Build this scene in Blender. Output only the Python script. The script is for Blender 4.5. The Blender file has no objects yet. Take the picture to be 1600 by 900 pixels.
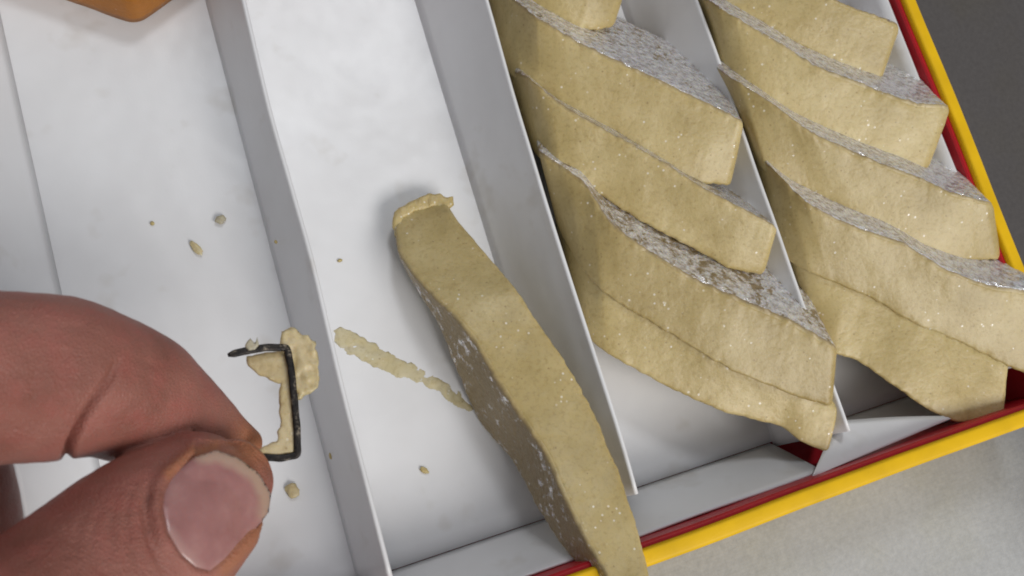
import bpy, bmesh, math, random
from mathutils import Vector, Matrix, noise
from mathutils.bvhtree import BVHTree

S = 0.01                       # everything is laid out in centimetres, 1 cm = 0.01 Blender units
scene = bpy.context.scene
col = scene.collection
random.seed(7)

# ------------------------------------------------------------------ camera
FPX, CAMZ = 1400.0, 16.0       # focal length in photo pixels, camera height above the tray floor (cm)
RX = Vector((0.92607642, -0.28921097, 0.24236229))     # camera right   (x of the box, y of the box, up)
RY = Vector((-0.23290464, -0.94345727, -0.23588939))   # camera down
RZ = Vector((0.29688027, 0.1620043, -0.94107211))      # camera forward
cam_d = bpy.data.cameras.new('camera')
cam = bpy.data.objects.new('camera', cam_d)
col.objects.link(cam)
cam_d.sensor_width = 36.0
cam_d.lens = 36.0 * FPX / 1600.0
cam_d.clip_start = 0.005
cam_d.clip_end = 50
rot = Matrix((RX, -RY, -RZ)).transposed()
cam.matrix_world = Matrix.Translation((0, 0, CAMZ * S)) @ rot.to_4x4()
scene.camera = cam
cam_d.dof.use_dof = True
cam_d.dof.focus_distance = 0.150
cam_d.dof.aperture_fstop = 40
scene.cycles.filter_width = 1.8

# ------------------------------------------------------------------ world, lamps, exposure
world = bpy.data.worlds.new('World')
scene.world = world
world.use_nodes = True
bg = world.node_tree.nodes['Background']
bg.inputs[0].default_value = (0.91, 0.95, 1.0, 1)
bg.inputs[1].default_value = 0.235


def area(name, loc, target, size, power, colour, size_y=None):
    d = bpy.data.lights.new(name, 'AREA')
    d.shape = 'RECTANGLE'
    d.size = size
    d.size_y = size_y or size
    d.energy = power
    d.color = colour
    o = bpy.data.objects.new(name, d)
    col.objects.link(o)
    o.location = loc
    v = Vector(target) - Vector(loc)
    o.rotation_euler = v.to_track_quat('-Z', 'Y').to_euler()
    return o


area('window_light', (0.24, -0.42, 0.50), (0.05, 0.03, 0), 0.36, 3.0, (1.0, 0.965, 0.925), 0.26)
area('ceiling_light', (0.30, 0.75, 1.25), (0.04, 0.03, 0), 0.24, 3.6, (0.95, 0.97, 1.0))

vs = scene.view_settings
vs.view_transform = 'Standard'
vs.look = 'None'
vs.exposure = 0.09
vs.gamma = 1
vs.use_curve_mapping = False


# ------------------------------------------------------------------ helpers
def at(px, py, z):
    """point (cm) at height z seen at photo pixel px, py"""
    v = RX * (px - 800) + RY * (py - 450) + RZ * FPX
    return Vector((0, 0, CAMZ)) + v * ((z - CAMZ) / v.z)


def proj(p):
    q = Vector(p) - Vector((0, 0, CAMZ))
    d = q.dot(RZ)
    return 800 + FPX * q.dot(RX) / d, 450 + FPX * q.dot(RY) / d, d


def link(name, verts, faces, mat, parent=None, smooth=True, origin=None, attr=None, mats=None):
    """verts in cm, world coordinates"""
    if origin is None:
        n = len(verts)
        origin = Vector((sum(v[0] for v in verts) / n, sum(v[1] for v in verts) / n, min(v[2] for v in verts)))
    origin = Vector(origin)
    if parent is not None:
        origin = Vector(parent['origin_cm'])
    me = bpy.data.meshes.new(name)
    me.from_pydata([tuple((Vector(v) - origin) * S) for v in verts], [], faces)
    me.update()
    if smooth:
        for p in me.polygons:
            p.use_smooth = True
    if attr:
        for an, vals in attr.items():
            a = me.attributes.new(an, 'FLOAT', 'POINT')
            a.data.foreach_set('value', vals)
    for m in (mats or [mat]):
        me.materials.append(m)
    o = bpy.data.objects.new(name, me)
    col.objects.link(o)
    if parent is not None:
        o.parent = parent
    else:
        o.location = origin * S
    return o


def empty(name, loc):
    o = bpy.data.objects.new(name, None)
    col.objects.link(o)
    o.location = Vector(loc) * S
    o.empty_display_size = 0.01
    o['origin_cm'] = list(loc)
    return o


def tag(o, label, cat, group=None):
    o['label'] = label
    o['category'] = cat
    if group:
        o['group'] = group
    return o


def recalc(o):
    bm = bmesh.new()
    bm.from_mesh(o.data)
    bmesh.ops.recalc_face_normals(bm, faces=bm.faces)
    bm.to_mesh(o.data)
    bm.free()


def lerp_poly(pts, n):
    """resample a polyline of equal-length tuples to n points by length of the first two coordinates, smoothed"""
    P = [Vector(p) if len(p) <= 4 else p for p in pts]
    L = [0]
    for a, b in zip(pts, pts[1:]):
        L.append(L[-1] + math.hypot(b[0] - a[0], b[1] - a[1]))
    out = []
    for i in range(n):
        s = L[-1] * i / (n - 1)
        k = 0
        while k < len(L) - 2 and L[k + 1] < s:
            k += 1
        t = (s - L[k]) / max(1e-9, L[k + 1] - L[k])
        # catmull-rom
        p0 = pts[max(k - 1, 0)]
        p1 = pts[k]
        p2 = pts[k + 1]
        p3 = pts[min(k + 2, len(pts) - 1)]
        r = []
        for a, b, c, d in zip(p0, p1, p2, p3):
            cr = 0.5 * (2 * b + (c - a) * t + (2 * a - 5 * b + 4 * c - d) * t * t + (3 * b - a - 3 * c + d) * t ** 3)
            li = b + (c - b) * t
            r.append(0.55 * cr + 0.45 * li)
        out.append(tuple(r))
    return out


def nz(p, f, o=0.0):
    return noise.noise(Vector((p[0] * f + o, p[1] * f + 1.7 * o, p[2] * f - o)))


# ------------------------------------------------------------------ materials
def new_mat(name):
    m = bpy.data.materials.new(name)
    m.use_nodes = True
    nt = m.node_tree
    b = nt.nodes['Principled BSDF']
    return m, nt, b


def nd(nt, t, **kw):
    n = nt.nodes.new(t)
    for k, v in kw.items():
        if k == 'inp':
            for kk, vv in v.items():
                n.inputs[kk].default_value = vv
        else:
            setattr(n, k, v)
    return n


def coords(nt, scale=100.0, kind='Object'):
    tc = nd(nt, 'ShaderNodeTexCoord')
    mp = nd(nt, 'ShaderNodeMapping')
    mp.inputs['Scale'].default_value = (scale,) * 3 if not hasattr(scale, '__len__') else scale
    nt.links.new(tc.outputs[kind], mp.inputs['Vector'])
    return mp.outputs['Vector']


def tex_noise(nt, vec, scale, detail=3, rough=0.55):
    n = nd(nt, 'ShaderNodeTexNoise', inp={'Scale': scale, 'Detail': detail, 'Roughness': rough})
    nt.links.new(vec, n.inputs['Vector'])
    return n.outputs['Fac']


def ramp(nt, fac, stops):
    r = nd(nt, 'ShaderNodeValToRGB')
    e = r.color_ramp.elements
    while len(e) < len(stops):
        e.new(0.5)
    for el, (p, c) in zip(e, stops):
        el.position = p
        el.color = c if len(c) == 4 else (*c, 1)
    nt.links.new(fac, r.inputs['Fac'])
    return r.outputs['Color']


def mixc(nt, fac, a, b, mode='MIX'):
    m = nd(nt, 'ShaderNodeMix', data_type='RGBA', blend_type=mode)
    for sock, v in ((m.inputs['Factor'], fac), (m.inputs['A'], a), (m.inputs['B'], b)):
        pass
    ins = [i for i in m.inputs if i.enabled]
    for i, v in zip((m.inputs[0], m.inputs[6], m.inputs[7]), (fac, a, b)):
        if hasattr(v, 'links'):
            nt.links.new(v, i)
        elif hasattr(v, '__len__'):
            i.default_value = v if len(v) == 4 else (*v, 1)
        else:
            i.default_value = v
    return m.outputs[2]


def math_n(nt, op, a, b=None, clamp=False):
    m = nd(nt, 'ShaderNodeMath', operation=op, use_clamp=clamp)
    for i, v in zip(m.inputs, (a, b)):
        if v is None:
            continue
        if hasattr(v, 'links'):
            nt.links.new(v, i)
        else:
            i.default_value = v
    return m.outputs[0]


def bump(nt, b, h, strength, dist):
    n = nd(nt, 'ShaderNodeBump', inp={'Strength': strength, 'Distance': dist})
    nt.links.new(h, n.inputs['Height'])
    nt.links.new(n.outputs['Normal'], b.inputs['Normal'])
    return n


def mat_card():
    m, nt, b = new_mat('white_coated_card')
    v = coords(nt)
    big = tex_noise(nt, v, 0.35, 4)
    fine = tex_noise(nt, v, 30, 2)
    c = ramp(nt, big, [(0.3, (0.71, 0.71, 0.72)), (0.55, (0.765, 0.77, 0.785)), (0.75, (0.80, 0.81, 0.83))])
    # faint grease stains
    st = tex_noise(nt, v, 0.9, 3, 0.6)
    stm = ramp(nt, st, [(0.60, (0, 0, 0)), (0.75, (1, 1, 1))])
    c = mixc(nt, math_n(nt, 'MULTIPLY', stm, 0.5), c, (0.56, 0.53, 0.485))
    nt.links.new(c, b.inputs['Base Color'])
    rr = nd(nt, 'ShaderNodeMapRange', inp={'To Min': 0.24, 'To Max': 0.42})
    nt.links.new(st, rr.inputs['Value'])
    nt.links.new(rr.outputs[0], b.inputs['Roughness'])
    b.inputs['Specular IOR Level'].default_value = 0.45
    wav = tex_noise(nt, v, 0.8, 2)
    h = math_n(nt, 'ADD', math_n(nt, 'MULTIPLY', wav, 1.0), math_n(nt, 'MULTIPLY', fine, 0.02))
    bump(nt, b, h, 0.35, 0.0012)
    return m


def mat_plain(name, c, rough=0.4, nscale=3.0, var=0.12, spec=0.5, bumps=0.15):
    m, nt, b = new_mat(name)
    v = coords(nt)
    f = tex_noise(nt, v, nscale, 4)
    lo = tuple(x * (1 - var) for x in c)
    hi = tuple(min(1, x * (1 + var)) for x in c)
    nt.links.new(ramp(nt, f, [(0.3, lo), (0.7, hi)]), b.inputs['Base Color'])
    b.inputs['Roughness'].default_value = rough
    b.inputs['Specular IOR Level'].default_value = spec
    bump(nt, b, tex_noise(nt, v, 25, 2), bumps, 0.0002)
    return m


def mat_sweet(name, tint=(1, 1, 1), foil=True):
    m, nt, b = new_mat(name)
    v = coords(nt)
    big = tex_noise(nt, v, 0.9, 4, 0.6)
    gr = tex_noise(nt, v, 14, 4, 0.65)
    t = tint

    def tc(c):
        return tuple(x * y for x, y in zip(c, t))
    c = ramp(nt, big, [(0.28, tc((0.405, 0.312, 0.125))), (0.5, tc((0.495, 0.392, 0.178))), (0.72, tc((0.575, 0.472, 0.242)))])
    g = ramp(nt, gr, [(0.30, (0.84, 0.81, 0.75)), (0.5, (1, 1, 1)), (0.75, (1.0, 1.0, 1.0))])
    c = mixc(nt, 1.0, c, g, 'MULTIPLY')
    oi = nd(nt, 'ShaderNodeObjectInfo')
    c = mixc(nt, 1.0, c, ramp(nt, oi.outputs['Random'], [(0.0, (0.90, 0.88, 0.84)), (0.5, (1.0, 0.99, 0.97)), (1.0, (1.06, 1.06, 1.06))]), 'MULTIPLY')
    # tiny brown cardamom flecks
    vo = nd(nt, 'ShaderNodeTexVoronoi', inp={'Scale': 5.0, 'Randomness': 1.0})
    nt.links.new(v, vo.inputs['Vector'])
    fl = ramp(nt, vo.outputs['Distance'], [(0.06, (1, 1, 1)), (0.11, (0, 0, 0))])
    c = mixc(nt, math_n(nt, 'MULTIPLY', fl, 0.55), c, tc((0.24, 0.15, 0.05)))
    # sugar specks, their glints painted into the colour as near-white, smoother spots
    vg = nd(nt, 'ShaderNodeTexVoronoi', inp={'Scale': 6.5, 'Randomness': 1.0})
    nt.links.new(v, vg.inputs['Vector'])
    gl = ramp(nt, vg.outputs['Distance'], [(0.10, (1, 1, 1)), (0.16, (0, 0, 0))])
    gsel = math_n(nt, 'MULTIPLY', gl, ramp(nt, tex_noise(nt, v, 1.6, 2), [(0.50, (0, 0, 0)), (0.58, (1, 1, 1))]))
    c = mixc(nt, math_n(nt, 'MULTIPLY', gsel, 0.6), c, (0.92, 0.89, 0.80))
    rough = math_n(nt, 'SUBTRACT', 0.40, math_n(nt, 'MULTIPLY', gsel, 0.32))
    metal = None
    if foil:
        at_n = nd(nt, 'ShaderNodeAttribute', attribute_name='foil')
        fa = at_n.outputs['Fac']
        pat = tex_noise(nt, v, 6.0, 6, 0.72)
        pat2 = tex_noise(nt, v, 1.1, 2, 0.5)
        pp = math_n(nt, 'ADD', math_n(nt, 'MULTIPLY', pat, 0.75), math_n(nt, 'MULTIPLY', pat2, 0.35))
        k = math_n(nt, 'ADD', fa, math_n(nt, 'SUBTRACT', pp, 0.99))
        mask = ramp(nt, k, [(0.45, (0, 0, 0)), (0.51, (1, 1, 1))])
        fc = ramp(nt, tex_noise(nt, v, 9, 4, 0.7), [(0.34, (0.52, 0.46, 0.42)), (0.50, (0.86, 0.84, 0.84)), (0.60, (1.0, 1.0, 1.0))])
        # under-foil brown, where the leaf has torn away
        brown = mixc(nt, math_n(nt, 'MULTIPLY', fa, 0.8, True), c, (0.22, 0.16, 0.10))
        c = mixc(nt, mask, brown, fc)
        metal = math_n(nt, 'MULTIPLY', mask, 0.5)
        nt.links.new(metal, b.inputs['Metallic'])
        rough = math_n(nt, 'SUBTRACT', rough, math_n(nt, 'MULTIPLY', mask, 0.26))
    nt.links.new(c, b.inputs['Base Color'])
    nt.links.new(rough, b.inputs['Roughness'])
    b.inputs['Subsurface Weight'].default_value = 0.30
    b.inputs['Subsurface Radius'].default_value = (1.0, 0.7, 0.3)
    b.inputs['Subsurface Scale'].default_value = 0.0018
    h = math_n(nt, 'ADD', math_n(nt, 'MULTIPLY', gr, 0.36), math_n(nt, 'MULTIPLY', tex_noise(nt, v, 2.6, 3, 0.55), 0.9))
    if foil:
        cr = nd(nt, 'ShaderNodeTexVoronoi', inp={'Scale': 7.0, 'Randomness': 1.0})
        nt.links.new(v, cr.inputs['Vector'])
        h = math_n(nt, 'ADD', h, math_n(nt, 'MULTIPLY', math_n(nt, 'MULTIPLY', cr.outputs['Distance'], fa), 2.6))
        h = math_n(nt, 'ADD', h, math_n(nt, 'MULTIPLY', math_n(nt, 'MULTIPLY', tex_noise(nt, v, 5, 5, 0.7), fa), 5.0))
    bump(nt, b, h, 0.40, 0.0005)
    return m


def mat_skin():
    m, nt, b = new_mat('skin')
    v = coords(nt)
    big = tex_noise(nt, v, 0.7, 3)
    mid = tex_noise(nt, v, 3.0, 4, 0.6)
    c = ramp(nt, big, [(0.3, (0.235, 0.088, 0.064)), (0.5, (0.310, 0.123, 0.094)), (0.7, (0.385, 0.165, 0.130))])
    c = mixc(nt, math_n(nt, 'MULTIPLY', ramp(nt, mid, [(0.45, (0, 0, 0)), (0.7, (1, 1, 1))]), 0.45), c, (0.40, 0.118, 0.098))
    warm = nd(nt, 'ShaderNodeAttribute', attribute_name='tip')
    c = mixc(nt, math_n(nt, 'MULTIPLY', warm.outputs['Fac'], 0.7), c, (0.44, 0.175, 0.07))
    nt.links.new(c, b.inputs['Base Color'])
    b.inputs['Roughness'].default_value = 0.46
    b.inputs['Specular IOR Level'].default_value = 0.35
    b.inputs['Subsurface Weight'].default_value = 0.2
    b.inputs['Subsurface Radius'].default_value = (1.0, 0.35, 0.2)
    b.inputs['Subsurface Scale'].default_value = 0.0025
    # skin relief: fine crossing lines
    vo = nd(nt, 'ShaderNodeTexVoronoi', feature='DISTANCE_TO_EDGE', inp={'Scale': 22.0, 'Randomness': 1.0})
    nt.links.new(v, vo.inputs['Vector'])
    h = math_n(nt, 'ADD', math_n(nt, 'MULTIPLY', ramp(nt, vo.outputs['Distance'], [(0.0, (0, 0, 0)), (0.25, (1, 1, 1))]), 0.5),
               math_n(nt, 'MULTIPLY', tex_noise(nt, v, 9, 6, 0.72), 1.6))
    bump(nt, b, h, 0.42, 0.0006)
    return m


def mat_nail():
    m, nt, b = new_mat('nail_plate')
    v = coords(nt)
    n1 = tex_noise(nt, v, 2.2, 3)
    c = ramp(nt, n1, [(0.3, (0.30, 0.130, 0.122)), (0.55, (0.36, 0.168, 0.158)), (0.75, (0.42, 0.22, 0.20))])
    fe = nd(nt, 'ShaderNodeAttribute', attribute_name='free_edge')
    lu = nd(nt, 'ShaderNodeAttribute', attribute_name='lunula')
    c = mixc(nt, lu.outputs['Fac'], c, (0.44, 0.27, 0.245))
    c = mixc(nt, fe.outputs['Fac'], c, (0.43, 0.285, 0.22))
    nt.links.new(c, b.inputs['Base Color'])
    b.inputs['Roughness'].default_value = 0.34
    b.inputs['Coat Weight'].default_value = 0.35
    b.inputs['Coat Roughness'].default_value = 0.18
    b.inputs['Specular IOR Level'].default_value = 0.5
    b.inputs['Subsurface Weight'].default_value = 0.15
    b.inputs['Subsurface Scale'].default_value = 0.001
    bump(nt, b, tex_noise(nt, v, 4, 2), 0.2, 0.0006)
    return m


def mat_cloth():
    m, nt, b = new_mat('woven_tablecloth')
    v = coords(nt)
    big = tex_noise(nt, v, 0.16, 3, 0.5)
    fine = tex_noise(nt, v, 9, 4, 0.7)
    # cloth colour: dark charcoal towards the right and back, pale grey towards the front
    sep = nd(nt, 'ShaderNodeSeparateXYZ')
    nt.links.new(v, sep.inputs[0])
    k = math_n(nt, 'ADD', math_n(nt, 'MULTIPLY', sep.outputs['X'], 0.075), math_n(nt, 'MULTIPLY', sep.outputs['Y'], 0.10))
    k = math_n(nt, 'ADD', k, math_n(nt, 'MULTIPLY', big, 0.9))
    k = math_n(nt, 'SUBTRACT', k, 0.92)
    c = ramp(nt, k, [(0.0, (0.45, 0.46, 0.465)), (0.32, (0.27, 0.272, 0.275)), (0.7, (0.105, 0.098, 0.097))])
    tint = ramp(nt, tex_noise(nt, v, 0.45, 3), [(0.5, (1, 1, 1)), (0.7, (1.0, 0.99, 0.93))])
    c = mixc(nt, 1.0, c, tint, 'MULTIPLY')
    c = mixc(nt, 1.0, c, ramp(nt, fine, [(0.3, (0.82, 0.82, 0.82)), (0.7, (1, 1, 1))]), 'MULTIPLY')
    nt.links.new(c, b.inputs['Base Color'])
    b.inputs['Roughness'].default_value = 0.9
    b.inputs['Specular IOR Level'].default_value = 0.15
    wx = nd(nt, 'ShaderNodeTexWave', inp={'Scale': 4.5, 'Distortion': 1.5, 'Detail': 2.0, 'Detail Scale': 3.0})
    nt.links.new(v, wx.inputs['Vector'])
    wy = nd(nt, 'ShaderNodeTexWave', bands_direction='Y', inp={'Scale': 4.5, 'Distortion': 1.5, 'Detail': 2.0, 'Detail Scale': 3.0})
    nt.links.new(v, wy.inputs['Vector'])
    h = math_n(nt, 'ADD', math_n(nt, 'MULTIPLY', math_n(nt, 'MULTIPLY', wx.outputs['Fac'], wy.outputs['Fac']), 0.35), math_n(nt, 'MULTIPLY', fine, 1.2))
    bump(nt, b, h, 0.2, 0.0003)
    return m


def mat_metal():
    m, nt, b = new_mat('blackened_steel')
    v = coords(nt)
    f = tex_noise(nt, v, 10, 4, 0.7)
    nt.links.new(ramp(nt, f, [(0.35, (0.010, 0.010, 0.012)), (0.58, (0.04, 0.034, 0.03)), (0.68, (0.26, 0.22, 0.17))]), b.inputs['Base Color'])
    b.inputs['Metallic'].default_value = 0.7
    b.inputs['Roughness'].default_value = 0.42
    bump(nt, b, f, 0.5, 0.0003)
    return m


M_CARD = mat_card()
M_YELLOW = mat_plain('yellow_printed_board', (0.78, 0.47, 0.004), 0.5, 1.2, 0.10, 0.25)
M_RED = mat_plain('dark_red_printed_board', (0.42, 0.007, 0.016), 0.42, 1.5, 0.15)
M_SWEET = mat_sweet('cashew_sweet_with_silver_leaf')
M_SWEET_PLAIN = mat_sweet('cashew_sweet', foil=False)
M_CRUMB = mat_sweet('pale_sweet_crumb', (1.02, 1.02, 1.08), foil=False)
M_PASTE = mat_sweet('pale_sweet_paste', (1.14, 1.20, 1.55), foil=False)
M_ORANGE = mat_sweet('saffron_sweet', (0.80, 0.36, 0.012), foil=False)
M_SKIN = mat_skin()
M_NAIL = mat_nail()
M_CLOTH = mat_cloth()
M_METAL = mat_metal()

# ------------------------------------------------------------------ tablecloth
ZC = -0.30


def build_cloth():
    n = 110
    x0, x1, y0, y1 = -30, 45, -30, 45
    verts, faces = [], []
    for j in range(n + 1):
        for i in range(n + 1):
            x = x0 + (x1 - x0) * i / n
            y = y0 + (y1 - y0) * j / n
            d = max(-8.5 - x, x - 15.2, -3.1 - y, y - 14.5)
            k = max(0.0, min(1.0, d / 2.0))
            z = ZC + k * (0.42 * noise.noise(Vector((x * 0.16, y * 0.13, 0.3))) + 0.10 * noise.noise(Vector((x * 0.5, y * 0.4, 3.3))))
            verts.append((x, y, z))
    for j in range(n):
        for i in range(n):
            a = j * (n + 1) + i
            faces.append((a, a + 1, a + n + 2, a + n + 1))
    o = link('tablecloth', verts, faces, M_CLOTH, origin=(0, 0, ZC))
    o['kind'] = 'structure'
    o['label'] = 'grey woven tablecloth under the sweet box'


build_cloth()

# ------------------------------------------------------------------ the box
BX0, BX1, BY0, BY1 = -7.6, 14.32, -2.22, 13.2      # inner faces of the yellow walls
WT, RIM = 0.29, 2.06


def sweep_profile(name, prof, p0, p1, out, mat, parent, seg=1, wob=0.0, smooth=True):
    """prof: list of (o, z) closed, o along 'out'; extruded from p0 to p1 (cm, xy)"""
    verts, faces = [], []
    n = len(prof)
    for s in range(seg + 1):
        t = s / seg
        bx = p0[0] + (p1[0] - p0[0]) * t
        by = p0[1] + (p1[1] - p0[1]) * t
        dw = wob * noise.noise(Vector((bx * 0.35, by * 0.35, 7.7)))
        for o_, z in prof:
            verts.append((bx + out[0] * (o_ + dw * (z > 0.5)), by + out[1] * (o_ + dw * (z > 0.5)), z))
    for s in range(seg):
        for k in range(n):
            a = s * n + k
            b = s * n + (k + 1) % n
            faces.append((a, b, b + n, a + n))
    faces.append(tuple(range(n)))
    faces.append(tuple(reversed(range(seg * n, seg * n + n))))
    o = link(name, verts, faces, mat, parent, smooth=False)
    recalc(o)
    if smooth:
        for p in o.data.polygons:
            p.use_smooth = len(p.vertices) == 4
        o.data.set_sharp_from_angle(angle=math.radians(40))
    return o


box = empty('sweet_box', (3.4, 5.5, ZC))
tag(box, 'yellow card sweet box with a dark red lining along its rim', 'box')


def wall_profile():
    pr = [(0.0, ZC + 0.02), (0.0, RIM - 0.10)]
    for a in range(0, 5):
        t = math.pi / 2 * a / 4
        pr.append((0.06 - math.cos(t) * 0.06, RIM - 0.06 + math.sin(t) * 0.06))
    for a in range(0, 5):
        t = math.pi / 2 * a / 4
        pr.append((WT - 0.08 + math.sin(t) * 0.08, RIM - 0.08 + math.cos(t) * 0.08))
    pr += [(WT, ZC + 0.02)]
    return pr


def lining_profile():
    return [(-0.09, 0.0), (-0.09, RIM - 0.16), (-0.06, RIM - 0.125), (-0.004, RIM - 0.125), (-0.004, 0.0)]


ext = WT
for p0, p1, out in (((BX1, BY0 - ext), (BX1, BY1 + ext), (1, 0)), ((BX0, BY0 - ext), (BX0, BY1 + ext), (-1, 0)),
                    ((BX0 + .003, BY0), (BX1 - .003, BY0), (0, -1)), ((BX0 + .003, BY1), (BX1 - .003, BY1), (0, 1))):
    sweep_profile('wall', wall_profile(), p0, p1, out, M_YELLOW, box, 40, 0.05)
for p0, p1, out in (((BX1, BY0 + .1), (BX1, BY1 - .1), (1, 0)), ((BX0, BY0 + .1), (BX0, BY1 - .1), (-1, 0)),
                    ((BX0 + .1, BY0), (BX1 - .1, BY0), (0, -1)), ((BX0 + .1, BY1), (BX1 - .1, BY1), (0, 1))):
    sweep_profile('lining', lining_profile(), p0, p1, out, M_RED, box, 40, 0.05)
sweep_profile('base', [(0, ZC + 0.01), (0, -0.12), (BX1 - BX0, -0.12), (BX1 - BX0, ZC + 0.01)], (BX0, BY0), (BX0, BY1), (1, 0), M_RED, box, 1, 0, False)

# ------------------------------------------------------------------ the tray insert
tray = empty('divider_tray', (3.4, 5.5, -0.08))
tag(tray, 'white card tray with folded ridges dividing it into long channels', 'tray')
FOLD = -1.47
TX1 = BX1 - 0.20


def sheet(name, grid, mat, parent, thick=0.05, smooth=True):
    """grid of rows of points -> sheet with thickness (down / back along normal)"""
    R_, C_ = len(grid), len(grid[0])
    verts = [Vector(p) for r in grid for p in r]
    faces = []
    for j in range(R_ - 1):
        for i in range(C_ - 1):
            a = j * C_ + i
            faces.append((a, a + 1, a + C_ + 1, a + C_))
    o = link(name, verts, faces, mat, parent, smooth=smooth)
    md = o.modifiers.new('thickness', 'SOLIDIFY')
    md.thickness = thick * S
    md.offset = -1
    return o


def frange(a, b, n):
    return [a + (b - a) * i / n for i in range(n + 1)]


sheet('tray_floor', [[(x, y, 0.006 * noise.noise(Vector((x * .6, y * .6, 2)))) for x in frange(BX0 + .2, TX1, 60)] for y in frange(FOLD, BY1 - .25, 50)],
      M_CARD, tray, 0.06)


def divider(x, hw, h, y0, y1, hwr=None, lean=0.0):
    """a ridge of folded card: two sloping faces meeting in a rounded double fold"""
    hwr = hwr or hw
    prof = []
    for t in frange(0, 1, 8):
        prof.append((x - hw + (hw - .045) * (t ** 0.92), 0.004 + (h - .06) * t))
    for a in frange(0.15, 0.85, 8):
        prof.append((x - .045 * math.cos(math.pi * a), h - .06 + .06 * math.sin(math.pi * a)))
    for t in frange(1, 0, 8):
        prof.append((x + .045 + (hwr - .045) * (1 - t ** 0.92), 0.004 + (h - .06) * t))
    grid = []
    for y in frange(y0, y1, 60):
        w = 0.05 * noise.noise(Vector((x, y * 0.4, 1.1))) + lean * (y - 4)
        wz = 0.02 * noise.noise(Vector((x + 5, y * 0.5, 1.1)))
        grid.append([(px_ + w * (z / h), y, z + wz * (z / h)) for px_, z in prof])
    return sheet('divider', grid, M_CARD, tray, 0.045)


divider(-3.35, 0.5, 1.70, FOLD + .03, BY1 - .3, 0.80)
divider(1.38, 0.46, 1.70, FOLD + .03, BY1 - .3, 0.12, 0.012)
divider(5.60, 0.74, 1.70, FOLD + .05, BY1 - .3, 0.45, 0.012)
divider(9.85, 0.62, 1.70, FOLD - .10, BY1 - .3, 0.5, 0.008)
# outer side panels of the tray
sheet('side_panel', [[(TX1 - .55 + .5 * t + .02 * noise.noise(Vector((y * .4, t, 4))), y, 0.004 + 1.84 * t) for t in frange(0, 1, 8)] for y in frange(FOLD, BY1 - .3, 40)], M_CARD, tray, 0.05)
sheet('side_panel', [[(BX0 + .2 + .5 * t, y, 0.004 + 1.76 * (1 - t)) for t in frange(0, 1, 8)] for y in frange(FOLD, BY1 - .3, 40)], M_CARD, tray, 0.05)


# front flap, creased up from the fold to the lining
def flap(x0, x1, ztop=1.42):
    g = []
    for t in frange(0, 1, 10):
        g.append([(x, FOLD - .012 - .60 * t + .02 * t * noise.noise(Vector((x * .5, 0, 2))), -0.006 + ztop * t ** 0.95 + .03 * t * noise.noise(Vector((x * .7, 3, 2)))) for x in frange(x1, x0, 40)])
    return sheet('front_flap', g, M_CARD, tray, 0.05)


flap(BX0 + .2, 9.18)
flap(10.45, TX1 - .1, 0.75)


def tri_flap(name, pts, n=10, bow=0.06):
    A, B, C = (Vector(p) for p in pts)
    nrm = (B - A).cross(C - A).normalized()
    if nrm.z < 0:
        nrm = -nrm
    g = []
    for j in range(n + 1):
        t = j / n
        L = A.lerp(C, t)
        R_ = B.lerp(C, t * 0.985)
        g.append([L.lerp(R_, i / n) + nrm * bow * math.sin(math.pi * i / n) * (1 - t) for i in range(n + 1)])
    o = sheet(name, g, M_CARD, tray, 0.045)
    return o


tri_flap('torn_flap', [at(1306, 660, 1.15), at(1494, 651, 1.45), at(1268, 746, 1.52)])


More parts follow.
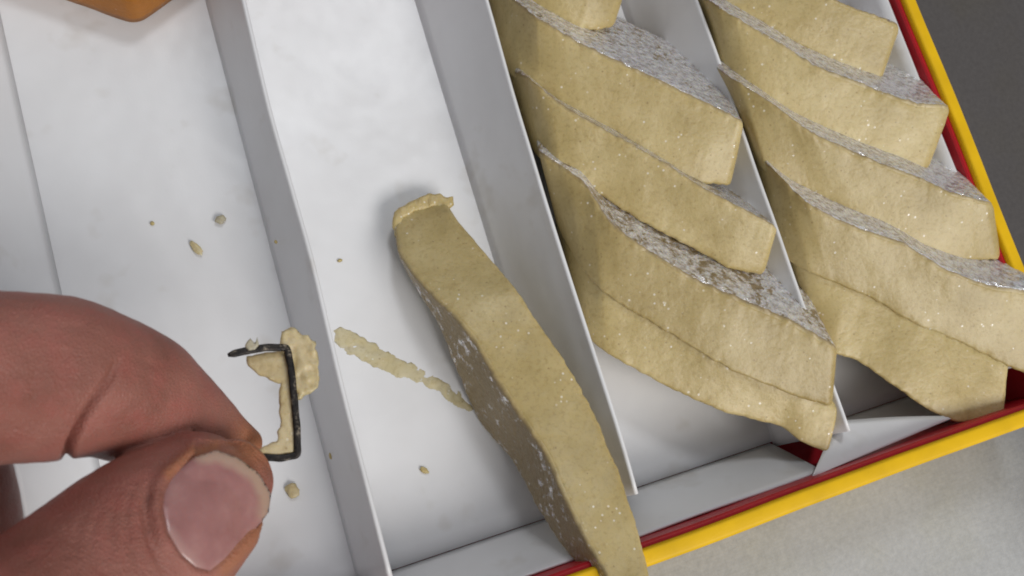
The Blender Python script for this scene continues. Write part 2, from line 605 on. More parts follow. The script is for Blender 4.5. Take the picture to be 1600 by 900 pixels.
# ------------------------------------------------------------------ slabs of sweet
def slab(name, back, front, e, mat=None, foil='B', rad=0.085, N=120, depth=None, seed=0.0, rough=1.0, endr=(0.18, 0.18), exr=0.0, fmax=0.95, grow=9.0):
    """back / front: (px, py, z) along the two long edges of the cut face seen from above;
    e: direction (cm) in which the slab runs down from that face"""
    bk = [(p[0] + 1, p[1] - grow, p[2]) for p in lerp_poly(back, N)]
    fr = [(p[0] - 1, p[1] + grow, p[2]) for p in lerp_poly(front, N)]
    B = [at(*p) for p in bk]
    F = [at(*p) for p in fr]
    M = 56
    verts, faces, foilv = [], [], []

    def ring(i, shrink, push, tang):
        w = (B[i] - F[i]).length
        uw = (B[i] - F[i]) / w
        t = i / (N - 1)
        if len(e) == 3:
            ed = Vector((e[0] + (e[1] - e[0]) * min(1, t * 3) + (e[2] - e[1]) * max(0, (t * 3 - 1) / 2), 0, -1.0))
        else:
            ed = Vector((e[0] + exr * t, e[1], -1.0))
        ed.normalize()
        if depth is None:
            d = max(0.5, (min(F[i].z, B[i].z) - 0.06) / -ed.z)
        else:
            d = depth[0] + (depth[1] - depth[0]) * t if len(depth) == 2 else depth[0] + (depth[1] - depth[0]) * min(1, t * 2) + (depth[2] - depth[1]) * max(0, t * 2 - 1)
        r = min(rad, w * 0.3, d * 0.3)
        pts = []
        # rounded rectangle in (a, b), a: 0..w from F to B, b: 0..d downwards
        per = [(r, 0, w - r, 0), ('c', w - r, r, -90), (w, r, w, d - r), ('c', w - r, d - r, 0), (w - r, d, r, d), ('c', r, d - r, 90), (0, d - r, 0, r), ('c', r, r, 180)]
        cnt = [9, 4, 12, 4, 7, 4, 12, 4]
        for seg, c in zip(per, cnt):
            for k in range(c):
                q = k / c
                if seg[0] == 'c':
                    an = math.radians(seg[3] + 90 * q)
                    pts.append((seg[1] + r * math.cos(an), seg[2] + r * math.sin(an)))
                else:
                    pts.append((seg[0] + (seg[2] - seg[0]) * q, seg[1] + (seg[3] - seg[1]) * q))
        ca, cb = w / 2, d / 2
        out = []
        for a, b_ in pts:
            a2 = ca + (a - ca) * (1 - shrink / (w / 2)) if shrink < w / 2 else ca
            b2 = cb + (b_ - cb) * (1 - shrink / (d / 2))
            P = F[i] + uw * a2 + ed * b2 + tang * push
            # noise outwards
            nrm = (uw * ((a - ca) / w) + ed * ((b_ - cb) / d))
            if nrm.length > 1e-6:
                nrm.normalize()
            cornerness = min(1.0, (abs(a - ca) / (w / 2)) * (abs(b_ - cb) / (d / 2))) ** 9
            dsp = 0.020 * nz(P, 0.9, seed) + 0.010 * nz(P, 3.2, seed + 3) + 0.005 * nz(P, 9, seed + 5)
            dsp += cornerness * (0.030 * nz(P, 3.5, seed + 9) + 0.046 * nz(P, 8.5, seed + 11) + 0.02 * nz(P, 17, seed + 13))
            P = P + nrm * dsp * rough
            out.append(P)
            fv = 0.0
            if 'B' in foil:
                fv = max(fv, max(0.0, min(1.0, (a - (w - 0.035)) / 0.035)))
            if 'F' in foil:
                fv = max(fv, max(0.0, min(1.0, (0.05 - a) / 0.05)))
            foilv.append(fv * fmax)
        return out

    t0 = (B[1] + F[1] - B[0] - F[0]).normalized()
    t1 = (B[-1] + F[-1] - B[-2] - F[-2]).normalized()
    rings = []
    K = 4
    r0, r1 = endr
    for k in range(K):
        an = math.pi / 2 * k / K
        rings.append((0, r0 * (1 - math.sin(an)), -r0 * math.cos(an), t0))
    for i in range(N):
        rings.append((i, 0, 0, t0))
    for k in range(K - 1, -1, -1):
        an = math.pi / 2 * k / K
        rings.append((N - 1, r1 * (1 - math.sin(an)), r1 * math.cos(an), t1))
    for a in rings:
        verts += ring(*a)
    M = len(verts) // len(rings)
    for j in range(len(rings) - 1):
        for k in range(M):
            a = j * M + k
            b = j * M + (k + 1) % M
            faces.append((a, b, b + M, a + M))
    # caps: concentric shrinking rings
    for base, flip in ((0, True), ((len(rings) - 1) * M, False)):
        prev = list(range(base, base + M))
        c = sum((verts[i] for i in prev), Vector()) / M
        for s in (0.7, 0.4, 0.15):
            cur = []
            for i in range(base, base + M):
                p = c.lerp(verts[i], s)
                p = p + (t1 if not flip else -t0) * (0.03 * nz(p, 3, seed) * rough)
                cur.append(len(verts))
                verts.append(p)
                foilv.append(0.0)
            for k in range(M):
                a, b = prev[k], prev[(k + 1) % M]
                c2, d2 = cur[(k + 1) % M], cur[k]
                faces.append((a, b, c2, d2))
            prev = cur
        faces.append(tuple(prev))
    o = link(name, verts, faces, mat or M_SWEET, attr={'foil': foilv})
    recalc(o)
    return o


def lean(back, prev_front, shear=0.45, extra=0.0):
    """lean of a slab (edge 'back') so that the slab behind it rests its edge 'prev_front' on the silver face"""
    n = 21
    bk = [at(*p) for p in lerp_poly(back, n)]
    fr = [at(*p) for p in lerp_poly(prev_front, n)]
    t = bk[17] - bk[8]
    t.z = 0
    t.normalize()
    q = min(fr[8:18], key=lambda p: abs((p - bk[12]).dot(t)))
    e = q - bk[12]
    e = e - t * e.dot(t)
    h = Vector((-t.y, t.x, 0))
    k = e.dot(h) / max(0.05, -e.z)
    k = max(0.35, min(1.3, k)) + extra
    v = h * k - t * shear
    return (v.x, v.y)


def zs(pts, z):
    """attach heights: z is a list of (t, z) along the polyline"""
    out = []
    n = len(pts) - 1
    for i, p in enumerate(pts):
        t = i / n
        for (ta, za), (tb, zb) in zip(z, z[1:]):
            if ta <= t <= tb:
                out.append((p[0], p[1], za + (zb - za) * (t - ta) / max(1e-9, tb - ta)))
                break
    return out


E3 = (0.28, 0.92)
G3 = 'sweet slabs leaning in the channel beside the lone slab'
G4 = 'sweet slabs leaning in the channel along the right wall'

# third channel
KB = zs([(770, -85), (850, -50), (920, -28), (965, -8)], [(0, 1.6), (.3, 2.3), (1, 2.25)])
KF = zs([(770, -30), (825, -2), (870, 22), (908, 40), (947, 38)], [(0, 1.2), (.3, 1.7), (1, 1.65)])
AB = zs([(768, -22), (793, 0), (838, 38), (918, 84), (1024, 133), (1098, 168), (1153, 196)], [(0, 1.15), (.3, 2.25), (1, 2.25)])
AF = zs([(780, 88), (812, 122), (873, 155), (953, 202), (1051, 264), (1096, 281), (1133, 284)], [(0, .9), (.25, 1.62), (1, 1.6)])
BB = zs([(788, 116), (826, 131), (887, 180), (962, 221), (1060, 277), (1104, 306), (1207, 360)], [(0, .8), (.17, 2.1), (.3, 2.2), (1, 2.2)])
BF = zs([(826, 214), (850, 246), (878, 268), (946, 301), (1007, 340), (1090, 384), (1140, 412), (1186, 420)], [(0, .9), (.25, 1.6), (1, 1.6)])
CB = zs([(848, 252), (912, 296), (956, 362), (1023, 409), (1090, 449), (1173, 486), (1229, 509), (1298, 548)], [(0, 1.75), (.2, 2.05), (1, 2.15)])
CF = zs([(884, 368), (908, 410), (940, 446), (979, 473), (1062, 523), (1146, 573), (1229, 607), (1292, 628)], [(0, .9), (.22, 1.62), (1, 1.66)])
DB = zs([(885, 372), (912, 418), (941, 450), (979, 476), (1062, 526), (1146, 576), (1229, 611), (1306, 640)], [(0, .9), (.22, 1.60), (1, 1.66)])
DF = zs([(900, 470), (918, 516), (951, 546), (1034, 593), (1118, 632), (1173, 648), (1224, 662), (1252, 682), (1290, 698)], [(0, .7), (.2, 1.2), (.75, 1.25), (1, 1.40)])
o = slab('cashew_sweet', KB, KF, (.35, .75), seed=1)
tag(o, 'sweet slab cut off by the top edge of the photo, left of the right-hand ridge', 'sweet', G3)
o = slab('cashew_sweet', AB, AF, lean(AB, [(810, 0, 1.7), (870, 22, 1.7), (950, 42, 1.65), (1000, 62, 1.6), (1060, 100, 1.6), (1100, 140, 1.6)]), seed=2, fmax=1.0)
tag(o, 'pale tan sweet slab with a broad grey silver-leaf top, upper middle channel', 'sweet', G3)
o = slab('cashew_sweet', BB, BF, lean(BB, AF, extra=.0), seed=3)
tag(o, 'tan sweet slab between the broad silver one and the broken-leaf pair below', 'sweet', G3)
o = slab('cashew_sweet', CB, CF, lean(CB, BF), seed=4, rough=1.2)
tag(o, 'thick tan sweet slab with wide torn silver leaf along its upper edge', 'sweet', G3)
o = slab('cashew_sweet', DB, DF, (0.25, .9), seed=5, foil='', rough=1.2, depth=(.9, 1.2, 0.45), endr=(.15, .1))
tag(o, 'lowest sweet slab of the middle stack, its tip drooping over the ridge end', 'sweet', G3)

# fourth channel
EB = zs([(1180, -75), (1240, -30), (1291, 2), (1336, 22), (1400, 44)], [(0, 1.7), (.3, 2.35), (1, 2.4)])
EF = zs([(1085, -40), (1118, -4), (1171, 18), (1216, 44), (1273, 76), (1327, 102), (1369, 118)], [(0, 1.2), (.2, 1.75), (1, 1.8)])
FB = zs([(1060, -22), (1109, 11), (1150, 37), (1216, 76), (1282, 116), (1353, 143), (1400, 161), (1438, 172), (1474, 174)], [(0, .8), (.13, 2.1), (.25, 2.3), (1, 2.45)])
FF = zs([(1106, 84), (1138, 122), (1180, 151), (1238, 180), (1300, 209), (1371, 240), (1438, 262)], [(0, .9), (.25, 1.7), (1, 1.85)])
GB = zs([(1088, 96), (1138, 128), (1202, 169), (1269, 217), (1371, 263), (1442, 290), (1487, 311), (1540, 324)], [(0, .8), (.15, 2.1), (.3, 2.3), (1, 2.5)])
GF = zs([(1150, 205), (1180, 242), (1201, 264), (1271, 292), (1343, 334), (1438, 382), (1500, 400), (1556, 400)], [(0, .9), (.25, 1.7), (1, 1.9)])
HB = zs([(1150, 228), (1205, 272), (1260, 326), (1327, 361), (1410, 390), (1482, 433), (1549, 457), (1588, 463), (1625, 468)], [(0, .8), (.13, 2.0), (.25, 2.25), (1, 2.5)])
HF = zs([(1205, 350), (1222, 392), (1266, 418), (1316, 440), (1371, 463), (1427, 498), (1504, 530), (1577, 566), (1615, 580)], [(0, .9), (.22, 1.65), (1, 1.85)])
IB = zs([(1226, 388), (1243, 412), (1271, 420), (1316, 443), (1382, 470), (1427, 502), (1499, 534), (1571, 568)], [(0, 1.1), (.2, 1.65), (1, 1.85)])
IF = zs([(1244, 450), (1262, 492), (1304, 543), (1343, 557), (1382, 584), (1438, 623), (1493, 652), (1562, 654)], [(0, .7), (.22, 1.25), (1, 1.55)])
o = slab('cashew_sweet', EB, EF, (.35, .75), seed=6)
tag(o, 'topmost sweet slab beside the red lining, cut off by the top edge', 'sweet', G4)
o = slab('cashew_sweet', FB, FF, lean(FB, EF), seed=7, rough=1.2, endr=(.18, .3), fmax=1.05)
tag(o, 'sweet slab whose silver-tipped end just reaches the yellow rim', 'sweet', G4)
o = slab('cashew_sweet', GB, GF, lean(GB, FF), seed=8, endr=(.18, .25), fmax=1.05)
tag(o, 'middle sweet slab of the right channel, its end crossing the yellow rim', 'sweet', G4)
o = slab('cashew_sweet', HB, HF, lean(HB, GF, extra=.08), seed=9, endr=(.18, .3), fmax=1.12)
tag(o, 'sweet slab with bright white silver leaf near its end, cut off by the right edge', 'sweet', G4)
o = slab('cashew_sweet', IB, IF, (0.25, .8), seed=10, foil='', depth=(.9, 1.3, 1.0), endr=(.18, .12), rough=1.3)
tag(o, 'bottom sweet slab of the right channel, over the white torn flap', 'sweet', G4)

# the lone slab that has fallen across the front rim
o = slab('cashew_sweet', zs([(694, 312), (712, 342), (767, 404), (808, 452), (835, 493), (884, 562), (932, 645), (968, 735), (1000, 831), (1016, 893), (1026, 950)], [(0, .40), (.3, 1.50), (.36, 1.58), (.6, 1.75), (1, 2.55)]),
         zs([(616, 340), (622, 392), (652, 436), (707, 490), (742, 532), (780, 597), (816, 652), (853, 707), (880, 769), (910, 831), (946, 893), (978, 945)], [(0, .40), (.28, 1.45), (.36, 1.55), (.6, 1.70), (1, 2.5)]),
         (0.32, -0.17, -0.17), seed=12, foil='F', depth=(.36, 1.68, .7), rad=.10, endr=(.12, .25), N=170, rough=1.2, fmax=0.85, grow=0.0)
tag(o, 'lone long sweet slab lying aslant in its channel and across the front rim', 'sweet')
LONE = o
LONE['origin_cm'] = list(LONE.location / S)


# ------------------------------------------------------------------ saffron piece at the top left
def saffron():
    tip, l, r = at(214, 36, 0.10), at(60, -18, 0.10), at(322, -42, 0.10)
    a = l - tip
    b = r - tip
    a = a.normalized() * 3.4
    b = b.normalized() * 3.4
    n = 26
    top = 0.85
    verts, faces = [], []
    # rounded diamond outline
    outline = []
    cs = [tip, tip + a, tip + a + b, tip + b]
    for k in range(4):
        p0, p1, p2 = cs[k - 1], cs[k], cs[(k + 1) % 4]
        d0 = (p0 - p1).normalized() * .22
        d1 = (p2 - p1).normalized() * .22
        for q in frange(0, 1, 6):
            outline.append((p1 + d0) * (1 - q) ** 2 + p1 * 2 * q * (1 - q) + (p1 + d1) * q * q)
        for q in frange(0.06, 0.94, 14):
            outline.append((p1 + d1).lerp(p2 - (p2 - p1).normalized() * .22, q))
    c = (tip + tip + a + b + a + b - tip - tip) / 2
    c = tip + (a + b) / 2
    rings = [(1, 0.02), (1.01, .2), (1.01, .5), (1.0, top - .12), (.985, top - .05), (.955, top), (.8, top + .01), (.6, top), (.4, top), (.2, top), (.05, top)]
    m = len(outline)
    for s, z in rings:
        for p in outline:
            q = c + (p - c) * s
            w = 1 + .012 * nz(q, 2.0, z)
            q = c + (q - c) * w
            verts.append((q.x, q.y, z + .02 * nz(q, 1.8, 4) * (z > .3)))
    for j in range(len(rings) - 1):
        for k in range(m):
            faces.append((j * m + k, j * m + (k + 1) % m, (j + 1) * m + (k + 1) % m, (j + 1) * m + k))
    faces.append(tuple(reversed(range(m))))
    faces.append(tuple(range((len(rings) - 1) * m, len(rings) * m)))
    o = link('saffron_sweet', verts, faces, M_ORANGE)
    recalc(o)
    tag(o, 'deep orange diamond sweet peeking in at the top left', 'sweet')


saffron()


# ------------------------------------------------------------------ patches traced as outlines, with real thickness
def inside(poly, x, y):
    c = False
    n = len(poly)
    for i in range(n):
        x1, y1 = poly[i]
        x2, y2 = poly[i - 1]
        if (y1 > y) != (y2 > y) and x < (x2 - x1) * (y - y1) / (y2 - y1) + x1:
            c = not c
    return c


def near(poly, x, y, closed=True):
    best = (1e9, 0, 0, 0)
    n = len(poly)
    for i in range(n if closed else n - 1):
        x1, y1 = poly[i]
        x2, y2 = poly[(i + 1) % n]
        dx, dy = x2 - x1, y2 - y1
        t = max(0, min(1, ((x - x1) * dx + (y - y1) * dy) / max(1e-9, dx * dx + dy * dy)))
        qx, qy = x1 + t * dx, y1 + t * dy
        d = math.hypot(x - qx, y - qy)
        if d < best[0]:
            best = (d, qx, qy, (i + t) / (n - 1))
    return best


def patch(name, poly, zfun, thick, edge, mat, parent=None, step=2.5, rough=0.3, attrs=None, seed=0.0, under=0.5, wob=2.0):
    """closed lump with outline poly (photo pixels at height zfun); thick cm in the middle, thinning over edge pixels"""
    xs = [p[0] for p in poly]
    ys = [p[1] for p in poly]
    nx = int((max(xs) - min(xs)) / step) + 3
    ny = int((max(ys) - min(ys)) / step) + 3
    x0, y0 = min(xs) - step, min(ys) - step
    P = {}
    cells = []
    ins = {}
    for j in range(ny + 1):
        for i in range(nx + 1):
            ins[i, j] = inside(poly, x0 + i * step, y0 + j * step)
    for j in range(ny):
        for i in range(nx):
            q = [(i, j), (i + 1, j), (i + 1, j + 1), (i, j + 1)]
            if any(ins[k] for k in q):
                cells.append(q)
    idx = {}
    verts = []
    av = {k: [] for k in (attrs or {})}
    for side in (0, 1):
        for q in cells:
            for k in q:
                if (k, side) in idx:
                    continue
                x, y = x0 + k[0] * step, y0 + k[1] * step
                d, qx, qy = near(poly, x, y)[:3]
                if not ins[k] or d < step * 0.45:
                    x, y, d = qx, qy, 0.0
                    if side == 1:
                        idx[k, 1] = idx[k, 0]
                        continue
                x += wob * noise.noise(Vector((x * .09, y * .09, seed + 1.5)))
                y += wob * noise.noise(Vector((x * .09, y * .09, seed + 7.5)))
                s = math.sqrt(max(0.0, 1 - (1 - min(1, d / edge)) ** 2))
                z = zfun(x, y)
                p = at(x, y, z)
                h = thick * s * (1 + rough * (nz(p, 6, seed) + .6 * nz(p, 14, seed + 2)))
                if side == 0:
                    p.z += h * (1 - under)
                else:
                    p.z -= h * under
                idx[k, side] = len(verts)
                verts.append(p)
                for an, fn in (attrs or {}).items():
                    av[an].append(fn(x, y))
    faces = []
    for q in cells:
        f = [idx[k, 0] for k in q]
        faces.append(tuple(reversed(f)))
        f2 = [idx[k, 1] for k in q]
        if len(set(f2) & set(f)) < 4:
            faces.append(tuple(f2))
    clean = []
    for f in faces:
        g = []
        for i in f:
            if i not in g:
                g.append(i)
        if len(g) > 2:
            clean.append(tuple(g))
    o = link(name, verts, clean, mat, parent, attr=av)
    bm = bmesh.new()
    bm.from_mesh(o.data)
    bmesh.ops.remove_doubles(bm, verts=bm.verts, dist=2e-5)
    bmesh.ops.recalc_face_normals(bm, faces=bm.faces)
    bm.to_mesh(o.data)
    bm.free()
    return o


# ragged broken end of the lone slab
patch('broken_edge', [(612, 352), (616, 332), (634, 316), (660, 308), (690, 302), (706, 308), (708, 324), (694, 332), (676, 322), (650, 328), (632, 340), (626, 366), (616, 372)],
      lambda x, y: 0.43, 0.10, 9, M_SWEET_PLAIN, LONE, step=2.2, seed=21, rough=.7, wob=5)

# smear of sweet on the tray floor
o = patch('sweet_smear', [(519, 512), (545, 513), (572, 527), (600, 545), (640, 566), (680, 588), (712, 606), (745, 640), (735, 648), (706, 632), (672, 607), (640, 597), (612, 586), (585, 578), (556, 560), (532, 545), (521, 532)],
          lambda x, y: -0.008, 0.022, 12, M_PASTE, step=3, seed=3, under=0.1, wob=5, rough=.9)
tag(o, 'thin pale streak of sweet smeared across the tray floor beside the lone slab', 'crumb')


def crumb(pxy, size, z, label, mat=None, stretch=(1, 1, 1), rz=0.0, seed=0):
    bm = bmesh.new()
    bmesh.ops.create_icosphere(bm, subdivisions=3, radius=1.0)
    p0 = at(pxy[0], pxy[1], z)
    verts = []
    for v in bm.verts:
        c = v.co
        r = 1 + .35 * nz(c, 1.3, seed) + .2 * nz(c, 3.5, seed + 4)
        q = Vector((c.x * stretch[0], c.y * stretch[1], c.z * stretch[2])) * r * size
        q = Matrix.Rotation(rz, 3, 'Z') @ q
        q += p0
        q.z = max(q.z, 0.008)
        verts.append(q)
    faces = [tuple(v.index for v in f.verts) for f in bm.faces]
    bm.free()
    o = link('sweet_crumb', verts, faces, mat or M_CRUMB)
    tag(o, label, 'crumb', 'crumbs on the tray floor')
    return o


M_FLEX = mat_sweet('grey_crumb', (0.95, 1.12, 1.9), foil=False)
crumb((345, 343), .085, .05, 'small round pale crumb above the fingers, near the ridge', M_FLEX, (1.1, .9, .7), 0.3, 1)
crumb((307, 388), .085, .04, 'oblong pale crumb lying above the index finger', M_PASTE, (.75, 1.8, .35), 0.45, 2)
crumb((457, 766), .12, .05, 'pale crumb just below the bent staple', M_PASTE, (.9, 1.1, .35), 0.3, 3)
crumb((663, 735), .06, .03, 'tiny brown crumb in the channel left of the lone slab', M_SWEET_PLAIN, (.8, 1.3, .5), 0.8, 4)
crumb((238, 349), .035, .02, 'tiny dark speck left of the small round crumb', M_SWEET_PLAIN, (1, 1, .6), 0, 5)
crumb((531, 407), .035, .02, 'tiny brown speck right of the first ridge', M_SWEET_PLAIN, (1.3, .8, .6), 0, 6)
crumb((517, 713), .05, .30, 'brown speck on the ridge right of the staple', M_SWEET_PLAIN, (.6, 1.2, .9), 0.2, 7)
crumb((431, 378), .03, .6, 'faint brown speck on the side of the first ridge', M_SWEET_PLAIN, (.8, 1.2, .8), 0.1, 8)


# ------------------------------------------------------------------ the hand
def tube(path, flat=0.85, up=Vector((0, 0, 1)), n=28, per=10):
    """path: (px, py, z, r_px); returns verts, faces of a closed tapered limb with rounded ends"""
    raw = [(*p,) for p in path]
    P = lerp_poly(raw, per * (len(path) - 1) + 1)
    C = [at(p[0], p[1], p[2]) for p in P]
    Rr = []
    for p, c in zip(P, C):
        Rr.append(p[3] * proj(c)[2] / FPX)
    verts, faces = [], []
    m = len(C)
    rings = []
    for i in range(m):
        t = (C[min(i + 1, m - 1)] - C[max(i - 1, 0)]).normalized()
        side = t.cross(up).normalized()
        upv = side.cross(t).normalized()
        rings.append((C[i], Rr[i], side, upv, t))
    full = []
    for k in range(5, 0, -1):
        a = math.pi / 2 * k / 5.5
        c, r, s, u, t = rings[0]
        full.append((c - t * r * .8 * math.sin(a), r * math.cos(a), s, u))
    full += [r[:4] for r in rings]
    for k in range(1, 6):
        a = math.pi / 2 * k / 5.5
        c, r, s, u, t = rings[-1]
        full.append((c + t * r * .8 * math.sin(a), r * math.cos(a), s, u))
    for c, r, s, u in full:
        for k in range(n):
            an = 2 * math.pi * k / n
            verts.append(c + s * (r * math.cos(an)) + u * (r * flat * math.sin(an)))
    for j in range(len(full) - 1):
        for k in range(n):
            faces.append((j * n + k, j * n + (k + 1) % n, (j + 1) * n + (k + 1) % n, (j + 1) * n + k))
    faces.append(tuple(reversed(range(n))))
    faces.append(tuple(range((len(full) - 1) * n, len(full) * n)))
    return verts, faces


NAIL = [(249, 792), (252, 766), (266, 743), (303, 714), (338, 703), (374, 716), (405, 740), (424, 772), (420, 800), (396, 833), (358, 872), (328, 893), (306, 889), (282, 868), (259, 832)]


def build_hand():
    index = [(-380, 640, 6.6, 185), (-180, 605, 5.9, 155), (0, 589, 5.2, 136), (95, 590, 4.85, 129), (165, 602, 4.45, 112), (230, 627, 3.95, 100), (300, 655, 3.45, 66), (352, 680, 3.15, 42), (388, 696, 3.0, 26)]
    thumb = [(-330, 1240, 7.6, 230), (-160, 1150, 7.0, 180), (-15, 1030, 6.2, 158), (105, 940, 5.4, 146), (205, 865, 4.85, 142), (275, 812, 4.5, 130), (330, 770, 4.25, 106), (360, 752, 4.1, 84), (374, 744, 4.02, 62)]
    middle = [(-420, 700, 6.0, 150), (-230, 690, 5.2, 120), (-95, 745, 4.3, 98), (-62, 840, 3.6, 90), (-60, 930, 3.1, 70), (-55, 980, 2.9, 50)]
    ring = [(-560, 800, 6.0, 150), (-380, 830, 5.0, 115), (-250, 900, 4.2, 95), (-200, 990, 3.5, 80), (-190, 1060, 3.2, 55)]
    palm = [(-380, 760, 6.9, 330), (-520, 860, 7.3, 420), (-760, 980, 7.9, 460), (-1050, 1120, 8.4, 420), (-1350, 1260, 8.8, 340)]
    verts, faces = [], []
    for path, fl in ((index, .92), (thumb, .80), (middle, .95), (ring, .95), (palm, .5)):
        v, f = tube(path, fl)
        k = len(verts)
        verts += v
        faces += [tuple(i + k for i in q) for q in f]
    me = bpy.data.meshes.new('raw_hand')
    me.from_pydata([tuple(v) for v in verts], [], faces)
    tmp = bpy.data.objects.new('raw_hand', me)
    col.objects.link(tmp)
    recalc(tmp)
    r = tmp.modifiers.new('r', 'REMESH')
    r.mode = 'VOXEL'
    r.voxel_size = 0.034
    s = tmp.modifiers.new('s', 'SMOOTH')
    s.factor = 0.5
    s.iterations = 14
    dg = bpy.context.evaluated_depsgraph_get()
    ev = bpy.data.meshes.new_from_object(tmp.evaluated_get(dg))
    bpy.data.objects.remove(tmp)
    bpy.data.meshes.remove(me)
    bm = bmesh.new()
    bm.from_mesh(ev)
    bpy.data.meshes.remove(ev)
    bm.normal_update()
    cam_p = Vector((0, 0, CAMZ))
    # joint creases, folds round the nail, small pads: (polyline, depth cm, width px)
    creases = [([(186, 560), (178, 580), (163, 604), (146, 628), (128, 656), (110, 692), (104, 716)], 0.24, 6),
               ([(100, 540), (96, 600), (88, 660)], 0.018, 9),
               ([(60, 545), (52, 600), (50, 650)], 0.014, 9),
               ([(234, 750), (226, 790), (238, 850), (262, 905)], 0.06, 8),
               ([(212, 750), (196, 800), (202, 850), (222, 905)], 0.018, 5),
               ([(186, 770), (172, 820), (180, 880)], 0.016, 5),
               ([(160, 790), (142, 840), (150, 900)], 0.014, 5),
               ([(130, 800), (118, 850), (126, 905)], 0.010, 5),
               ([(200, 560), (226, 566), (250, 580)], 0.012, 6),
               ([(60, 505), (120, 512), (170, 528)], 0.012, 8)]
    lumps = [((75, 650), 60, 0.07), ((205, 630), 45, 0.05), ((300, 690), 34, 0.03), ((190, 760), 40, 0.03)]
    tips = []
    nailc = NAIL
    for v in bm.verts:
        p = v.co.copy()
        x, y, d = proj(p)
        tp = 0.0
        if -80 < x < 480 and 380 < y < 960:
            facing = max(0.0, v.normal.dot((cam_p - p).normalized()))
            edge = min(1.0, facing * 3 + 0.35)
            off = 0.0
            for pl, dep, w in creases:
                dd, _, _, tt = near(pl, x, y, False)
                if dd < w * 3:
                    k_ = tt ** 0.8 if dep > 0.1 else math.sin(math.pi * min(1, max(0, tt)))
                    off -= dep * math.exp(-(dd / w) ** 2) * edge * k_
            for (cx, cy), rr, hh in lumps:
                dd = math.hypot(x - cx, y - cy)
                if dd < rr * 2:
                    off += hh * math.exp(-(dd / rr) ** 2) * edge
            # only the thumb (which is the nearer surface here) is shaped by the nail
            if facing > 0.1 and 235 < x < 440 and 690 < y < 905 and p.z > 3.6:
                dd = near(nailc, x, y)[0]
                if inside(nailc, x, y):
                    off -= 0.07 * min(1.0, dd / 10.0)
                elif near([(318, 700), (338, 696), (380, 708), (412, 736), (430, 772), (426, 806)], x, y, False)[0] < 16:
                    off -= 0.03
                elif dd < 40:
                    off += 0.035 * math.exp(-((dd - 8) / 9.0) ** 2)
            off += 0.010 * nz(p, 2.2, 3) + 0.004 * nz(p, 7, 5)
            v.co = p + v.normal * off
            tp = max(math.exp(-(math.hypot(x - 400, y - 690) / 42.0) ** 2), 0.8 * math.exp(-(near([(262, 742), (300, 708), (338, 696)], x, y, False)[0] / 9.0) ** 2),
                     0.8 * math.exp(-(near([(420, 805), (392, 842), (350, 888)], x, y, False)[0] / 14.0) ** 2))
        tips.append(tp)
    bm.normal_update()
    bm.verts.ensure_lookup_table()
    verts = [v.co.copy() for v in bm.verts]
    faces = [tuple(v.index for v in f.verts) for f in bm.faces]
    hand = empty('hand', (-2.0, -2.0, 3.0))
    tag(hand, 'bare hand pinching a bent staple between thumb and index finger', 'hand')
    o = link('skin', verts, faces, M_SKIN, hand, attr={'tip': tips})
    # nail plate: a smooth curved sheet fitted to the thumb beneath it
    bvh = BVHTree.FromBMesh(bm)
    bm.free()
    import numpy as np
    rows, rhs = [], []
    for gx in range(255, 425, 8):
        for gy in range(700, 895, 8):
            if not inside(NAIL, gx, gy):
                continue
            dr = (at(gx, gy, 0) - cam_p).normalized()
            hit = bvh.ray_cast(cam_p, dr)
            if hit[0] is None:
                continue
            u, w = (gx - 338) / 100, (gy - 795) / 100
            rows.append([1, u, w, u * u, u * w, w * w])
            rhs.append(hit[0].z)
    co = np.linalg.lstsq(np.array(rows), np.array(rhs), rcond=None)[0]

    fe_line = [(318, 706), (338, 703), (374, 716), (405, 740), (424, 772), (421, 800)]

    def zf(x, y):
        u, w = (x - 338) / 100, (y - 795) / 100
        return float(np.dot(co, [1, u, w, u * u, u * w, w * w])) + 0.016 + 0.075 * max(0.0, 1 - near(fe_line, x, y, False)[0] / 45.0)

    lu_line = [(262, 835), (282, 868), (306, 889)]

    def free(x, y):
        d = near(fe_line, x, y, False)[0]
        return max(0.0, min(1.0, (24 + 4 * noise.noise(Vector((x * .05, y * .05, 0))) - d) / 12.0))

    def lun(x, y):
        d = near(lu_line, x, y, False)[0]
        e = near(NAIL, x, y)[0]
        return max(0.75 * max(0.0, min(1.0, (20 - d) / 14.0)), 0.12 * max(0.0, min(1.0, (7 - e) / 6.0)))
    patch('nail', NAIL, zf, 0.07, 14, M_NAIL, hand, step=3, rough=0.03, attrs={'free_edge': free, 'lunula': lun}, under=0.6, wob=0.0)
    return hand


build_hand()

# ------------------------------------------------------------------ the staple with sweet stuck to it
ZS = 3.55
staple = empty('staple', at(455, 640, ZS))
tag(staple, 'bent blackened staple caked with sweet, held between the fingertips', 'staple')


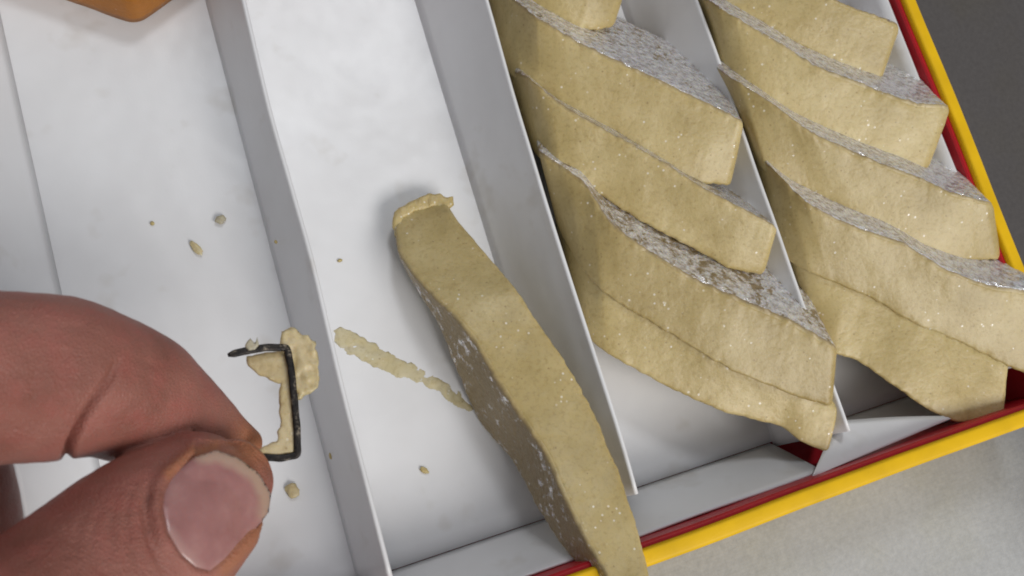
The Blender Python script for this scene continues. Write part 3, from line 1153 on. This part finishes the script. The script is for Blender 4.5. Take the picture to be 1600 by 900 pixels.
def wire(name, path, rw, rh, mat, parent, n=16, per=10, seed=0):
    # path px,py,z ; square-ish wire
    pts = []
    for a, b in zip(path, path[1:]):
        for k in range(per):
            t = k / per
            pts.append(tuple(x + (y - x) * t for x, y in zip(a, b)))
    pts.append(path[-1])
    C = [at(*p) for p in pts]
    for _ in range(2):
        C = [C[0]] + [C[i] * .5 + (C[i - 1] + C[i + 1]) * .25 for i in range(1, len(C) - 1)] + [C[-1]]
    verts, faces = [], []
    m = len(C)
    for i, c in enumerate(C):
        t = (C[min(i + 1, m - 1)] - C[max(i - 1, 0)]).normalized()
        s = t.cross(Vector((0, 0, 1))).normalized()
        u = s.cross(t)
        taper = min(1.0, .45 + i / 6) if i < 6 else 1.0
        for k in range(n):
            an = 2 * math.pi * (k + .5) / n
            ca, sa = math.cos(an), math.sin(an)
            q = 1 / (abs(ca) ** 8 + abs(sa) ** 8) ** .125
            p = c + s * ca * q * rw * taper + u * sa * q * rh * taper
            p += (p - c) * .10 * nz(p, 9, seed)
            verts.append(p)
    for i in range(m - 1):
        for k in range(n):
            faces.append((i * n + k, i * n + (k + 1) % n, (i + 1) * n + (k + 1) % n, (i + 1) * n + k))
    faces.append(tuple(reversed(range(n))))
    faces.append(tuple(range((m - 1) * n, m * n)))
    o = link(name, verts, faces, mat, parent)
    recalc(o)
    return o


wire('wire', [(356, 555, 3.75), (385, 548, 3.70), (415, 543, 3.66), (448, 543, 3.62), (455, 575, 3.60), (460, 625, 3.58), (464, 670, 3.56), (465, 711, 3.54), (440, 716, 3.54), (405, 714, 3.54), (370, 714, 3.5)],
     0.048, 0.034, M_METAL, staple)
zz = lambda x, y: 3.52
patch('residue', [(385, 558), (410, 552), (440, 548), (456, 560), (458, 600), (463, 650), (466, 700), (455, 708), (425, 716), (402, 716), (398, 708), (418, 697), (434, 686), (438, 660), (437, 625), (436, 600), (420, 595), (400, 583), (388, 572)],
      zz, 0.06, 7, M_PASTE, staple, step=2.2, seed=11, rough=.4, wob=4)
patch('residue', [(437, 520), (455, 513), (474, 520), (494, 533), (496, 560), (500, 585), (497, 607), (480, 618), (466, 625), (455, 600), (446, 570), (436, 545)],
      lambda x, y: 3.44 + 0.05 * noise.noise(Vector((x * .06, y * .06, 2))), 0.06, 9, M_PASTE, staple, step=2.2, seed=14, rough=.4, wob=6)
patch('residue', [(383, 540), (390, 528), (397, 536), (402, 526), (404, 538), (398, 546), (388, 548)], lambda x, y: 3.74, 0.06, 4, M_FLEX, staple, step=1.6, seed=16, rough=.6)
